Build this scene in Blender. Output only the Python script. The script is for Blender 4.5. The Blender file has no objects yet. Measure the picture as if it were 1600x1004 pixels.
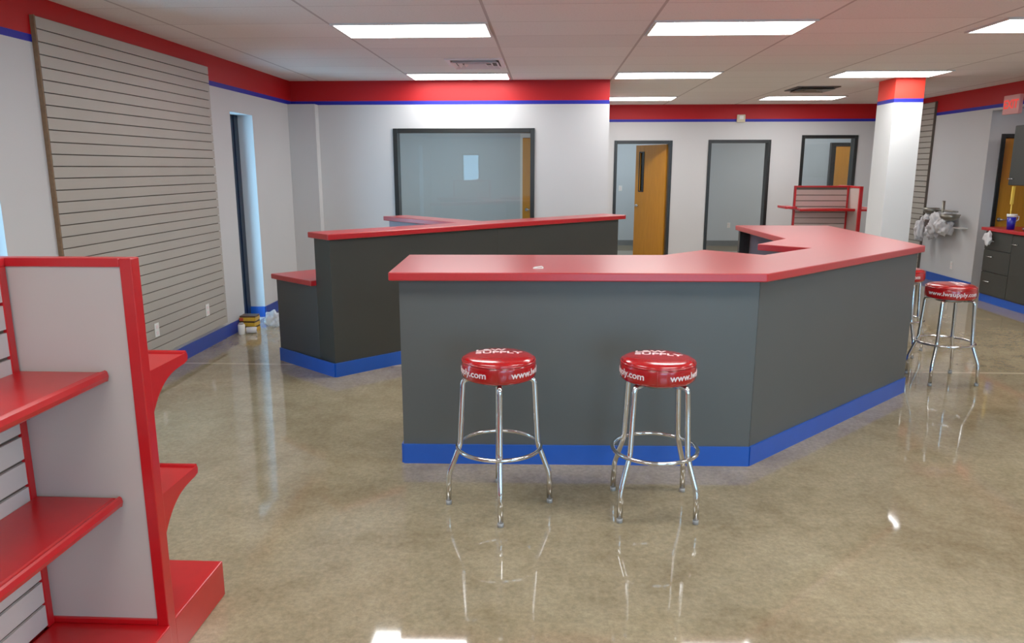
import bpy, bmesh, math, random
from mathutils import Vector, Matrix
random.seed(7)
SC = bpy.context.scene
COL = SC.collection
PI = math.pi

# ------------------------------------------------------------------ materials
def s2l(c):
    return tuple(((v/255)/12.92 if v/255 <= 0.04045 else ((v/255+0.055)/1.055)**2.4) for v in c)

def mat(name, rgb, rough=0.5, metal=0.0, noise=0.0, nscale=8.0, coat=0.0, bump=0.0, bscale=200.0, spec=0.5):
    m = bpy.data.materials.new(name); m.use_nodes = True
    nt = m.node_tree; b = nt.nodes['Principled BSDF']
    c = s2l(rgb)
    b.inputs['Roughness'].default_value = rough
    b.inputs['Metallic'].default_value = metal
    b.inputs['Specular IOR Level'].default_value = spec
    if coat:
        b.inputs['Coat Weight'].default_value = coat
        b.inputs['Coat Roughness'].default_value = 0.08
    tc = nt.nodes.new('ShaderNodeTexCoord')
    n = nt.nodes.new('ShaderNodeTexNoise'); n.inputs['Scale'].default_value = nscale; n.inputs['Detail'].default_value = 4
    nt.links.new(tc.outputs['Object'], n.inputs['Vector'])
    r = nt.nodes.new('ShaderNodeValToRGB')
    k = noise
    r.color_ramp.elements[0].position = 0.3; r.color_ramp.elements[1].position = 0.7
    r.color_ramp.elements[0].color = (*[v*(1-k) for v in c], 1)
    r.color_ramp.elements[1].color = (*[min(1, v*(1+k)) for v in c], 1)
    nt.links.new(n.outputs['Fac'], r.inputs['Fac']); nt.links.new(r.outputs['Color'], b.inputs['Base Color'])
    if bump:
        n2 = nt.nodes.new('ShaderNodeTexNoise'); n2.inputs['Scale'].default_value = bscale
        nt.links.new(tc.outputs['Object'], n2.inputs['Vector'])
        bp = nt.nodes.new('ShaderNodeBump'); bp.inputs['Strength'].default_value = bump; bp.inputs['Distance'].default_value = 0.002
        nt.links.new(n2.outputs['Fac'], bp.inputs['Height']); nt.links.new(bp.outputs['Normal'], b.inputs['Normal'])
    return m

def emit(name, rgb, strength):
    m = bpy.data.materials.new(name); m.use_nodes = True
    nt = m.node_tree; nt.nodes.clear()
    e = nt.nodes.new('ShaderNodeEmission'); e.inputs['Color'].default_value = (*rgb, 1); e.inputs['Strength'].default_value = strength
    o = nt.nodes.new('ShaderNodeOutputMaterial'); nt.links.new(e.outputs[0], o.inputs[0])
    return m

def math_node(nt, op, a, b=None, c=None):
    n = nt.nodes.new('ShaderNodeMath'); n.operation = op
    for i, v in enumerate((a, b, c)):
        if v is None: continue
        if isinstance(v, (int, float)): n.inputs[i].default_value = v
        else: nt.links.new(v, n.inputs[i])
    return n.outputs[0]

def mixc(nt, fac, a, b):
    n = nt.nodes.new('ShaderNodeMix'); n.data_type = 'RGBA'
    nt.links.new(fac, n.inputs[0])
    for sock, v in ((n.inputs[6], a), (n.inputs[7], b)):
        if isinstance(v, tuple): sock.default_value = (*v[:3], 1)
        else: nt.links.new(v, sock)
    return n.outputs[2]

STRIPE0, STRIPE1 = 2.505, 2.552
def wall_mat(name, rgb=(196, 196, 197), band=True, red=(176, 8, 14)):
    m = bpy.data.materials.new(name); m.use_nodes = True
    nt = m.node_tree; b = nt.nodes['Principled BSDF']
    g = nt.nodes.new('ShaderNodeNewGeometry'); sp = nt.nodes.new('ShaderNodeSeparateXYZ')
    nt.links.new(g.outputs['Position'], sp.inputs[0]); z = sp.outputs['Z']
    n = nt.nodes.new('ShaderNodeTexNoise'); n.inputs['Scale'].default_value = 1.3
    nt.links.new(g.outputs['Position'], n.inputs['Vector'])
    c = s2l(rgb)
    base = mixc(nt, n.outputs['Fac'], tuple(v*0.96 for v in c), tuple(v*1.04 for v in c))
    if band:
        f1 = math_node(nt, 'GREATER_THAN', z, STRIPE0); f2 = math_node(nt, 'GREATER_THAN', z, STRIPE1)
        base = mixc(nt, f1, base, s2l((22, 28, 150))); base = mixc(nt, f2, base, s2l(red))
    nt.links.new(base, b.inputs['Base Color']); b.inputs['Roughness'].default_value = 0.55
    b.inputs['Specular IOR Level'].default_value = 0.3
    n2 = nt.nodes.new('ShaderNodeTexNoise'); n2.inputs['Scale'].default_value = 160
    nt.links.new(g.outputs['Position'], n2.inputs['Vector'])
    bp = nt.nodes.new('ShaderNodeBump'); bp.inputs['Strength'].default_value = 0.15; bp.inputs['Distance'].default_value = 0.002
    nt.links.new(n2.outputs['Fac'], bp.inputs['Height']); nt.links.new(bp.outputs['Normal'], b.inputs['Normal'])
    return m

M = {}
M['wall'] = wall_mat('wall_paint')
M['wall_room'] = wall_mat('room_paint', (188, 196, 202), band=False)
M['red_lam'] = mat('red_laminate', (176, 10, 20), 0.29, noise=0.05, nscale=60, spec=0.85)
M['red_metal'] = mat('red_powder_coat', (186, 14, 20), 0.28, noise=0.04, nscale=20, spec=0.6)
M['red_dark'] = mat('red_metal_dark', (150, 10, 14), 0.3, noise=0.04)
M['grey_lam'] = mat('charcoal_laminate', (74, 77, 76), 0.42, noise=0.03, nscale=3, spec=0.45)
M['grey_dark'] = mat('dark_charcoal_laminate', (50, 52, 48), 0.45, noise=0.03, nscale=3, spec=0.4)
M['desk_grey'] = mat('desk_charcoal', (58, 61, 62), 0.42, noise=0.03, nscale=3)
M['lavender'] = mat('pale_interior_laminate', (150, 148, 165), 0.4, noise=0.03)
M['black'] = mat('black_paint', (22, 24, 26), 0.35, noise=0.05)
M['blue'] = mat('blue_vinyl_base', (16, 76, 176), 0.32, noise=0.04, nscale=10)
M['navy'] = mat('navy_vinyl_base', (22, 56, 148), 0.35, noise=0.04)
M['slat'] = mat('slatwall_grey', (163, 157, 147), 0.45, noise=0.03, nscale=2)
M['groove'] = mat('slat_groove', (84, 73, 63), 0.6, noise=0.05)
M['mdf'] = mat('mdf_edge', (120, 92, 66), 0.7, noise=0.12, nscale=40)
M['panel'] = mat('gondola_panel', (186, 174, 166), 0.42, noise=0.02, nscale=3)
M['panel_slat'] = mat('gondola_slat', (204, 198, 194), 0.4, noise=0.02)
M['pink_slat'] = mat('far_gondola_slat', (190, 170, 162), 0.45, noise=0.02)
M['chrome'] = mat('chrome', (215, 215, 215), 0.1, metal=1.0, noise=0.02)
M['dark_metal'] = mat('dull_grey_metal', (140, 136, 126), 0.35, metal=0.8, noise=0.1)
M['vinyl'] = mat('red_vinyl', (166, 3, 8), 0.18, noise=0.03, coat=0.4, spec=0.5)
M['white'] = mat('white_plastic', (228, 228, 224), 0.4, noise=0.02)
M['letter'] = mat('white_lettering', (235, 215, 215), 0.4, noise=0.02)
M['wrap'] = mat('white_wrapping', (214, 212, 214), 0.35, noise=0.08, nscale=30, bump=0.5, bscale=60)
M['beige'] = mat('beige_plastic', (205, 195, 165), 0.5, noise=0.03)
M['rubber'] = mat('grey_foot_cap', (150, 150, 148), 0.4, noise=0.05)
M['frame'] = mat('black_door_frame', (14, 16, 15), 0.35, noise=0.05)
M['frame_blue'] = mat('dark_window_frame', (12, 24, 46), 0.35, noise=0.05)
M['yellow'] = mat('yellow_card', (206, 160, 40), 0.5, noise=0.1, nscale=20)
M['dark_band'] = mat('dark_print', (70, 44, 16), 0.5, noise=0.05)
M['red_tip'] = mat('red_print', (190, 60, 40), 0.5, noise=0.05)
M['cup'] = mat('blue_plastic', (18, 22, 150), 0.3, noise=0.05)
M['stick'] = mat('yellow_plastic', (240, 200, 70), 0.4, noise=0.05)
M['exit_red'] = emit('exit_letter_red', (0.75, 0.05, 0.04), 1.2)
M['sign'] = mat('sign_housing', (226, 150, 145), 0.4, noise=0.03)
M['vent_white'] = mat('vent_white', (225, 215, 215), 0.4, noise=0.03)
M['vent_dark'] = mat('vent_dark', (70, 60, 55), 0.6, noise=0.1)
M['lamp_frame'] = mat('lamp_frame', (200, 195, 190), 0.4, noise=0.02)
M['lamp'] = emit('lamp_diffuser', (1.0, 0.98, 0.955), 21.0)

def wood_mat():
    m = bpy.data.materials.new('honey_wood'); m.use_nodes = True
    nt = m.node_tree; b = nt.nodes['Principled BSDF']
    tc = nt.nodes.new('ShaderNodeTexCoord'); mp = nt.nodes.new('ShaderNodeMapping'); mp.inputs['Scale'].default_value = (14, 14, 1.2)
    nt.links.new(tc.outputs['Object'], mp.inputs[0])
    n = nt.nodes.new('ShaderNodeTexNoise'); n.inputs['Scale'].default_value = 2.5; n.inputs['Detail'].default_value = 6
    nt.links.new(mp.outputs[0], n.inputs['Vector'])
    c = mixc(nt, n.outputs['Fac'], s2l((190, 118, 18)), s2l((222, 150, 40)))
    nt.links.new(c, b.inputs['Base Color']); b.inputs['Roughness'].default_value = 0.35
    return m
M['wood'] = wood_mat()

def floor_mat():
    m = bpy.data.materials.new('polished_concrete'); m.use_nodes = True
    nt = m.node_tree; b = nt.nodes['Principled BSDF']
    g = nt.nodes.new('ShaderNodeNewGeometry'); P = g.outputs['Position']
    def noise(scale, detail, dist=0.0, rough=0.5):
        n = nt.nodes.new('ShaderNodeTexNoise'); n.inputs['Scale'].default_value = scale
        n.inputs['Detail'].default_value = detail; n.inputs['Distortion'].default_value = dist
        n.inputs['Roughness'].default_value = rough
        nt.links.new(P, n.inputs['Vector']); return n.outputs['Fac']
    def ramp(f, a, b_, p0, p1):
        r = nt.nodes.new('ShaderNodeValToRGB')
        r.color_ramp.elements[0].position = p0; r.color_ramp.elements[1].position = p1
        r.color_ramp.elements[0].color = (*a, 1); r.color_ramp.elements[1].color = (*b_, 1)
        nt.links.new(f, r.inputs['Fac']); return r.outputs['Color']
    big = ramp(noise(1.1, 7, 0.5, 0.68), s2l((116, 100, 70)), s2l((166, 151, 119)), 0.32, 0.68)
    med = ramp(noise(4.5, 9, 0.25, 0.8), s2l((112, 98, 72)), s2l((174, 162, 134)), 0.3, 0.7)
    n = nt.nodes.new('ShaderNodeMix'); n.data_type = 'RGBA'; n.inputs[0].default_value = 0.42
    nt.links.new(big, n.inputs[6]); nt.links.new(med, n.inputs[7])
    fine = noise(38, 6, 0, 0.75)
    sp = ramp(fine, (0.66, 0.66, 0.66), (1.3, 1.3, 1.3), 0.33, 0.68)
    mm = nt.nodes.new('ShaderNodeMix'); mm.data_type = 'RGBA'; mm.blend_type = 'MULTIPLY'; mm.inputs[0].default_value = 0.7
    nt.links.new(n.outputs[2], mm.inputs[6]); nt.links.new(sp, mm.inputs[7])
    # pale line across the floor
    s = nt.nodes.new('ShaderNodeSeparateXYZ'); nt.links.new(P, s.inputs[0])
    jy = math_node(nt, 'LESS_THAN', math_node(nt, 'ABSOLUTE', math_node(nt, 'SUBTRACT', s.outputs['Y'], 6.32)), 0.02)
    jx = math_node(nt, 'LESS_THAN', math_node(nt, 'ABSOLUTE', math_node(nt, 'SUBTRACT', s.outputs['X'], -2.2)), 0.004)
    col = mixc(nt, math_node(nt, 'MULTIPLY', jy, 0.55), mm.outputs[2], s2l((205, 190, 160)))
    nt.links.new(col, b.inputs['Base Color'])
    rr = nt.nodes.new('ShaderNodeMapRange'); rr.inputs['To Min'].default_value = 0.03; rr.inputs['To Max'].default_value = 0.075
    nt.links.new(noise(2.5, 5), rr.inputs['Value']); nt.links.new(rr.outputs[0], b.inputs['Roughness'])
    b.inputs['Specular IOR Level'].default_value = 1.0
    bp = nt.nodes.new('ShaderNodeBump'); bp.inputs['Strength'].default_value = 0.02; bp.inputs['Distance'].default_value = 0.002
    nt.links.new(noise(9, 4), bp.inputs['Height']); nt.links.new(bp.outputs['Normal'], b.inputs['Normal'])
    return m
M['floor'] = floor_mat()

GX0, GDX, GY0, GDY = -1.69, 1.235, 5.95, 0.61
def ceil_mat():
    m = bpy.data.materials.new('ceiling_tiles'); m.use_nodes = True
    nt = m.node_tree; b = nt.nodes['Principled BSDF']
    g = nt.nodes.new('ShaderNodeNewGeometry'); s = nt.nodes.new('ShaderNodeSeparateXYZ'); nt.links.new(g.outputs['Position'], s.inputs[0])
    def line(sock, o, d, w):
        u = math_node(nt, 'DIVIDE', math_node(nt, 'SUBTRACT', sock, o-d*40), d)
        f = math_node(nt, 'FRACT', u)
        e = math_node(nt, 'MINIMUM', f, math_node(nt, 'SUBTRACT', 1.0, f))
        return math_node(nt, 'LESS_THAN', e, w/d), math_node(nt, 'FLOOR', u)
    lx, ix = line(s.outputs['X'], GX0, GDX, 0.011)
    ly, iy = line(s.outputs['Y'], GY0, GDY, 0.006)
    wn = nt.nodes.new('ShaderNodeTexWhiteNoise'); wn.noise_dimensions = '2D'
    cv = nt.nodes.new('ShaderNodeCombineXYZ'); nt.links.new(ix, cv.inputs[0]); nt.links.new(iy, cv.inputs[1])
    nt.links.new(cv.outputs[0], wn.inputs['Vector'])
    tile = mixc(nt, wn.outputs['Value'], s2l((226, 220, 215)), s2l((233, 228, 223)))
    n = nt.nodes.new('ShaderNodeTexNoise'); n.inputs['Scale'].default_value = 70; n.inputs['Detail'].default_value = 5
    nt.links.new(g.outputs['Position'], n.inputs['Vector'])
    speck = math_node(nt, 'MULTIPLY', math_node(nt, 'GREATER_THAN', n.outputs['Fac'], 0.6), 0.12)
    tile = mixc(nt, speck, tile, s2l((120, 108, 100)))
    ln = math_node(nt, 'MAXIMUM', lx, math_node(nt, 'MULTIPLY', ly, 0.6))
    col = mixc(nt, math_node(nt, 'MULTIPLY', ln, 0.6), tile, s2l((140, 120, 114)))
    nt.links.new(col, b.inputs['Base Color']); b.inputs['Roughness'].default_value = 0.8
    return m
M['ceiling'] = ceil_mat()

def glass_mat(name, tint=(0.93, 0.96, 0.97), refl=1.0):
    m = bpy.data.materials.new(name); m.use_nodes = True
    nt = m.node_tree; nt.nodes.clear()
    t = nt.nodes.new('ShaderNodeBsdfTransparent'); t.inputs[0].default_value = (*tint, 1)
    gl = nt.nodes.new('ShaderNodeBsdfGlossy'); gl.inputs['Roughness'].default_value = 0.01
    fr = nt.nodes.new('ShaderNodeFresnel'); ge = nt.nodes.new('ShaderNodeNewGeometry')
    nt.links.new(math_node(nt, 'SUBTRACT', 1.5, math_node(nt, 'MULTIPLY', ge.outputs['Backfacing'], 1.5-1/1.5)), fr.inputs[0])
    f = math_node(nt, 'MULTIPLY', fr.outputs[0], refl)
    mx = nt.nodes.new('ShaderNodeMixShader'); o = nt.nodes.new('ShaderNodeOutputMaterial')
    nt.links.new(f, mx.inputs[0]); nt.links.new(t.outputs[0], mx.inputs[1]); nt.links.new(gl.outputs[0], mx.inputs[2]); nt.links.new(mx.outputs[0], o.inputs[0])
    return m
M['glass'] = glass_mat('window_glass')
M['dark_glass'] = glass_mat('dark_glass', (.12, .13, .13))
M['bag'] = mat('clear_film', (225, 232, 240), .2, noise=.05, bump=.6, bscale=40); M['bag'].node_tree.nodes['Principled BSDF'].inputs['Alpha'].default_value = .5

# ------------------------------------------------------------------ geometry helpers
class MB:
    def __init__(s): s.bm = bmesh.new()
    def box(s, x0, x1, y0, y1, z0, z1, mi=0):
        return s.prism([(x0, y0), (x1, y0), (x1, y1), (x0, y1)], z0, z1, mi)
    def prism(s, pts, z0, z1, mi=0):
        a = sum(pts[i][0]*pts[(i+1) % len(pts)][1]-pts[(i+1) % len(pts)][0]*pts[i][1] for i in range(len(pts)))
        if a < 0: pts = pts[::-1]
        lo = [s.bm.verts.new((x, y, z0)) for x, y in pts]; hi = [s.bm.verts.new((x, y, z1)) for x, y in pts]
        n = len(pts)
        fs = [s.bm.faces.new(lo[::-1]), s.bm.faces.new(hi)]
        for i in range(n): fs.append(s.bm.faces.new((lo[i], lo[(i+1) % n], hi[(i+1) % n], hi[i])))
        for f in fs: f.material_index = mi
        return s
    def extrude(s, prof, origin, u, v, w, length, mi=0):
        """closed profile (a,b) in the u,v plane pushed along w"""
        o, u, v, w = Vector(origin), Vector(u), Vector(v), Vector(w)
        A = [s.bm.verts.new(o+u*a+v*b) for a, b in prof]; B = [s.bm.verts.new(o+u*a+v*b+w*length) for a, b in prof]
        n = len(prof); fs = [s.bm.faces.new(A), s.bm.faces.new(B[::-1])]
        for i in range(n): fs.append(s.bm.faces.new((A[(i+1) % n], A[i], B[i], B[(i+1) % n])))
        for f in fs: f.material_index = mi
        bmesh.ops.recalc_face_normals(s.bm, faces=fs)
        return s
    def wall(s, p0, p1, thick, z0, z1, mi=0):
        """upright slab: front face on p0->p1, thickness to the left of the direction"""
        dx, dy = p1[0]-p0[0], p1[1]-p0[1]; l = math.hypot(dx, dy); nx, ny = -dy/l*thick, dx/l*thick
        return s.prism([p0, p1, (p1[0]+nx, p1[1]+ny), (p0[0]+nx, p0[1]+ny)], z0, z1, mi)
    def tube(s, pts, r, seg=14, closed=False, caps=True):
        pts = [Vector(p) for p in pts]; n = len(pts); rings = []; up = None
        for i, p in enumerate(pts):
            if closed: t = (pts[(i+1) % n]-pts[i-1]).normalized()
            else: t = (pts[min(i+1, n-1)]-pts[max(i-1, 0)]).normalized()
            if up is None:
                up = Vector((0, 0, 1)) if abs(t.z) < 0.9 else Vector((1, 0, 0))
            a = (up-t*up.dot(t)).normalized(); b = t.cross(a); up = a
            rings.append([s.bm.verts.new(p+(a*math.cos(2*PI*k/seg)+b*math.sin(2*PI*k/seg))*r) for k in range(seg)])
        for i in range(n if closed else n-1):
            A, B = rings[i], rings[(i+1) % n]
            for k in range(seg):
                f = s.bm.faces.new((A[k], A[(k+1) % seg], B[(k+1) % seg], B[k])); f.smooth = True
        if caps and not closed:
            s.bm.faces.new(rings[0][::-1]); s.bm.faces.new(rings[-1])
        return s
    def lathe(s, prof, seg=48, c=(0, 0, 0), mi=0):
        """prof: (r,z) list; r=0 ends close"""
        rings = []
        for r, z in prof:
            if r < 1e-6: rings.append([s.bm.verts.new((c[0], c[1], c[2]+z))])
            else: rings.append([s.bm.verts.new((c[0]+r*math.cos(2*PI*k/seg), c[1]+r*math.sin(2*PI*k/seg), c[2]+z)) for k in range(seg)])
        for A, B in zip(rings, rings[1:]):
            for k in range(seg):
                k2 = (k+1) % seg
                vs = [A[0] if len(A) == 1 else A[k]]
                if len(A) > 1: vs.append(A[k2])
                vs += [B[0]] if len(B) == 1 else [B[k2], B[k]]
                if len(vs) >= 3:
                    f = s.bm.faces.new(vs); f.smooth = True; f.material_index = mi
        return s
    def build(s, name, mats, parent=None, bevel=0.0, seg=2, mtx=None):
        bmesh.ops.recalc_face_normals(s.bm, faces=s.bm.faces[:])
        if mtx is not None: bmesh.ops.transform(s.bm, matrix=mtx, verts=s.bm.verts[:])
        me = bpy.data.meshes.new(name); s.bm.to_mesh(me); s.bm.free()
        for m in (mats if isinstance(mats, (list, tuple)) else [mats]): me.materials.append(m)
        o = bpy.data.objects.new(name, me); COL.objects.link(o)
        if parent is not None: o.parent = parent
        if bevel:
            b = o.modifiers.new('bevel', 'BEVEL'); b.width = bevel; b.segments = seg; b.limit_method = 'ANGLE'; b.angle_limit = math.radians(40)
        return o

def tag(o, label=None, cat=None, group=None, kind=None):
    if label: o['label'] = label
    if cat: o['category'] = cat
    if group: o['group'] = group
    if kind: o['kind'] = kind
    return o
def empty(name, loc=(0, 0, 0), rz=0.0, label=None, cat=None, group=None):
    o = bpy.data.objects.new(name, None); COL.objects.link(o); o.location = loc; o.rotation_euler = (0, 0, rz)
    o.empty_display_size = 0.1
    return tag(o, label, cat, group)
def struct(mb, name, m, label=None, **k):
    o = mb.build(name, m, **k); o['kind'] = 'structure'
    if label: o['label'] = label
    o['category'] = name.split('_')[0]
    return o
def copy_tree(o, parent=None):
    c = o.copy(); COL.objects.link(c)
    if parent is not None: c.parent = parent
    for ch in list(o.children): copy_tree(ch, c)
    return c

def text_mesh(body, size, depth=0.001, bold=0.0, spacing=1.0):
    cu = bpy.data.curves.new('lettering', 'FONT'); cu.body = body; cu.size = size; cu.extrude = depth/2
    cu.offset = bold; cu.align_x = 'CENTER'; cu.align_y = 'CENTER'; cu.space_character = spacing; cu.resolution_u = 3
    o = bpy.data.objects.new('lettering', cu); COL.objects.link(o)
    dg = bpy.context.evaluated_depsgraph_get(); dg.update()
    me = bpy.data.meshes.new_from_object(o.evaluated_get(dg))
    bpy.data.objects.remove(o); bpy.data.curves.remove(cu)
    return me

# ------------------------------------------------------------------ dimensions
XL, XR, ZC = -3.3, 6.0, 2.8
YS, YF, YR = 9.75, 13.6, -1.5        # office wall, far wall, rear wall
XS = 0.77
WT = 0.14

# ------------------------------------------------------------------ room shell
struct(MB().box(-3.6, 8.6, YR-0.2, 18.4, -0.1, 0), 'floor', M['floor'], 'polished mottled tan grey concrete floor')
struct(MB().box(-3.6, 8.6, YR-0.2, 18.4, ZC, ZC+0.1), 'ceiling', M['ceiling'], 'suspended ceiling of pale rectangular tiles')

W1a, W1b, WTOP = 7.83, 8.43, 2.29     # narrow window by the corner
W2a, W2b = 3.75, 4.385                # narrow window left of the slatwall
W0a, W0b = -0.30, 0.33
WD = 0.30
m = MB()
m.box(XL-WD, XL, YR, W0a, 0, ZC); m.box(XL-WD, XL, W0b, W2a, 0, ZC); m.box(XL-WD, XL, W0a, W0b, WTOP, ZC); m.box(XL-WD, XL, W2b, W1a, 0, ZC); m.box(XL-WD, XL, W1b, 18.2, 0, ZC)
m.box(XL-WD, XL, W2a, W2b, WTOP, ZC); m.box(XL-WD, XL, W1a, W1b, WTOP, ZC)
m.box(XL-WD, XL, W0a, W0b, -0.05, 0.0005); m.box(XL-WD, XL, W2a, W2b, -0.05, 0.0005); m.box(XL-WD, XL, W1a, W1b, -0.05, 0.0005)
struct(m, 'wall_left', M['wall'], 'light grey left wall under a red band and blue stripe')

def narrow_window(n, ya, yb, label):
    xo = XL-0.17
    m = MB(); w = 0.05
    m.box(xo-0.06, xo, ya, ya+w, 0.001, WTOP); m.box(xo-0.06, xo, yb-.10, yb, 0.001, WTOP); m.box(xo-0.06, xo-.012, yb-.21, yb-.10, 0.001, WTOP)
    m.box(xo-0.06, xo, ya+w, yb-.21, 0.001, 0.08); m.box(xo-0.06, xo, ya+w, yb-.21, WTOP-w, WTOP)
    o = struct(m, 'window_%d' % n, M['frame_blue'], label)
    p = MB().box(xo-0.036, xo-0.028, ya+w, yb-.21, 0.08, WTOP-w).build('pane', M['glass'], o)
narrow_window(1, W1a, W1b, 'tall narrow dark framed window in the left wall near the far corner')
narrow_window(2, W2a, W2b, 'tall narrow window at the left edge behind the near gondola')

narrow_window(6, W0a, W0b, 'narrow window beside the camera')
# office wall (closes the left half of the room) with an interior window
OW = (-1.99, -0.17, 0.86, 2.212)
def wall_with_holes(m, x0, x1, y0, y1, holes, z0=0, z1=ZC):
    xs = x0
    for (a, b, lo, hi) in sorted(holes):
        m.box(xs, a, y0, y1, z0, z1)
        if lo > z0: m.box(a, b, y0, y1, z0, lo)
        if hi < z1: m.box(a, b, y0, y1, hi, z1)
        xs = b
    m.box(xs, x1, y0, y1, z0, z1)
    return m
m = wall_with_holes(MB(), XL, XS, YS, YS+WT, [OW])
m.box(XL, -2.95, YS-0.14, YS, 0, STRIPE0)
struct(m, 'wall_back_left', M['wall'], 'pale office wall with red top band and an interior window')
struct(MB().box(XS-WT, XS, YS+WT, YF, 0, ZC), 'wall_office_side', M['wall'], 'side wall of the office running to the far wall')
# far wall
D1 = (1.175, 2.198, 0, 2.19); D2 = (2.824, 3.913, 0, 2.2); W3 = (4.437, 5.40, 0.95, 2.276)
struct(wall_with_holes(MB(), XS, XR+1.3, YF, YF+WT, [D1, D2, W3]), 'wall_far', M['wall'], 'far wall with two doorways, a window and a red top band')
# right wall
AY = 10.7
m = MB(); m.box(XR, XR+0.12, AY, YF, 0, ZC); m.box(XR, XR+0.12, YR, AY, STRIPE0-0.03, ZC)
struct(m, 'wall_right', M['wall'], 'grey right wall with red top band')
m = MB(); wall_with_holes(m, XR+0.12, 7.3, AY, AY+0.12, [(6.16, 7.12, 0, 2.17)], 0, ZC)
struct(m, 'wall_right_recess', M['wall'], 'recess wall holding the wooden door at the right')
struct(MB().box(7.3, 7.42, YR, 13.6, 0, ZC), 'wall_right_outer', M['wall'])
struct(MB().box(6.42, 6.52, 5.0, 9.97, 0, STRIPE0-0.03), 'wall_right_cabinets', M['wall'], 'wall behind the upper cabinet at the right')
# rear wall with a small bright pane (seen mirrored in the office window)
RW = (-2.4, -1.9, 1.34, 2.1); RW2 = (0.6, 2.4, 0.4, 2.2); RW3 = (3.2, 5.0, 0.4, 2.2)
struct(wall_with_holes(MB(), XL, 7.3, YR-0.14, YR, [RW, RW2, RW3]), 'wall_rear', M['wall'], 'wall behind the camera')
m = MB(); x0, x1, z0, z1 = RW
m.box(x0, x0+.04, YR-.1, YR-.04, z0, z1); m.box(x1-.04, x1, YR-.1, YR-.04, z0, z1); m.box(x0+.04, x1-.04, YR-.1, YR-.04, z0, z0+.04); m.box(x0+.04, x1-.04, YR-.1, YR-.04, z1-.04, z1)
o = struct(m, 'window_3', M['frame'], 'small window in the rear wall'); MB().box(x0+.04, x1-.04, YR-.075, YR-.067, z0+.04, z1-.04).build('pane', M['glass'], o)

for n_, H_ in ((7, RW2), (8, RW3)):
    x0, x1, z0, z1 = H_; m = MB()
    m.box(x0, x0+.05, YR-.1, YR-.04, z0, z1); m.box(x1-.05, x1, YR-.1, YR-.04, z0, z1); m.box(x0+.05, x1-.05, YR-.1, YR-.04, z0, z0+.05); m.box(x0+.05, x1-.05, YR-.1, YR-.04, z1-.05, z1)
    o = struct(m, 'window_%d' % n_, M['frame'], 'storefront window in the rear wall'); MB().box(x0+.05, x1-.05, YR-.075, YR-.067, z0+.05, z1-.05).build('pane', M['glass'], o)
# rooms behind the far wall and the office
YB = 16.9
struct(MB().box(XS, 8.6, YB, YB+.1, 0, ZC), 'wall_far_rooms', M['wall_room'], 'pale back wall of the rooms beyond the doorways')
struct(MB().box(2.62, 2.74, YF+WT, YB, 0, ZC), 'wall_room_partition', M['wall_room'])
struct(MB().box(XS-.12, XS, YF, YB+.1, 0, ZC), 'wall_room_left', M['wall_room'])
struct(MB().box(8.5, 8.6, YF, YB+.1, 0, ZC), 'wall_room_right', M['wall_room'])
struct(MB().box(XL, XS-WT, 13.0, 13.1, 0, ZC), 'wall_office_back', M['wall_room'], 'pale back wall seen through the office window')
struct(MB().box(7.3, 8.6, 13.6, 13.74, 0, ZC), 'wall_far_end', M['wall_room'])
struct(MB().box(6.12, 7.3, AY+.9, AY+1.0, 0, ZC), 'wall_behind_door', M['wall_room'])
# baseboards
BH = 0.125
def base(name, mb, mt=None, label=None): struct(mb, name, mt or M['navy'], label)
m = MB(); m.box(XL, XL+.012, W0b, W2a, 0, BH); m.box(XL, XL+.012, W2b, W1a, 0, BH); m.box(XL, XL+.012, W1b, YS-.152, 0, BH)
base('baseboard_left', m, None, 'blue baseboard along the left wall')
m = MB(); m.box(XL-.17, XL, W1b-.012, W1b, 0.001, BH); m.box(XL-.17, XL, W1a, W1a+.012, .001, BH)
base('baseboard_window', m, M['blue'])
m = MB(); m.box(XL, -2.95, YS-.152, YS-.14, 0, BH); m.box(-2.95, -2.938, YS-.152, YS, 0, BH); m.box(-2.938, XS, YS-.012, YS, 0, BH)
base('baseboard_back_left', m)
m = MB(); m.box(XS, D1[0], YF-.012, YF, 0, BH); m.box(D1[1], D2[0], YF-.012, YF, 0, BH); m.box(D2[1], XR-.012, YF-.012, YF, 0, BH)
base('baseboard_far', m)
m = MB(); m.box(XR-.012, XR, AY, YF, 0, BH); base('baseboard_right', m, M['blue'], 'blue baseboard along the right wall')
m = MB(); m.box(XS, 2.62, YB-.012, YB, 0, .12); m.box(2.74, 8.5, YB-.012, YB, 0, .12)
base('baseboard_far_rooms', m, mat('grey_base', (112, 116, 118), .4, noise=.03))

# door and window frames
def opening_frame(name, hole, y, m_, label, sill=False, w=0.055, depth=0.18):
    x0, x1, z0, z1 = hole; m = MB()
    m.box(x0, x0+w, y-.02, y+depth-.02, z0, z1); m.box(x1-w, x1, y-.02, y+depth-.02, z0, z1)
    m.box(x0+w, x1-w, y-.02, y+depth-.02, z1-w, z1)
    if sill: m.box(x0+w, x1-w, y-.02, y+depth-.02, z0, z0+w)
    return struct(m, name, m_, label, bevel=.004)
o = opening_frame('window_4', OW, YS, M['frame'], 'wide black framed interior window of the office', True)
MB().box(OW[0]+.055, OW[1]-.055, YS+.06, YS+.068, OW[2]+.055, OW[3]-.055).build('pane', M['glass'], o)
o = opening_frame('window_5', W3, YF, M['frame'], 'black framed interior window above the far red gondola', True)
MB().box(W3[0]+.055, W3[1]-.055, YF+.06, YF+.068, W3[2]+.055, W3[3]-.055).build('pane', M['glass'], o)
opening_frame('trim_1', D1, YF, M['frame'], 'black frame of the doorway with the open wooden door')
opening_frame('trim_2', D2, YF, M['frame'], 'black frame of the empty middle doorway')
opening_frame('trim_3', (6.16, 7.12, 0, 2.17), AY, M['frame'], 'black frame of the wooden door at the right')

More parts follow.
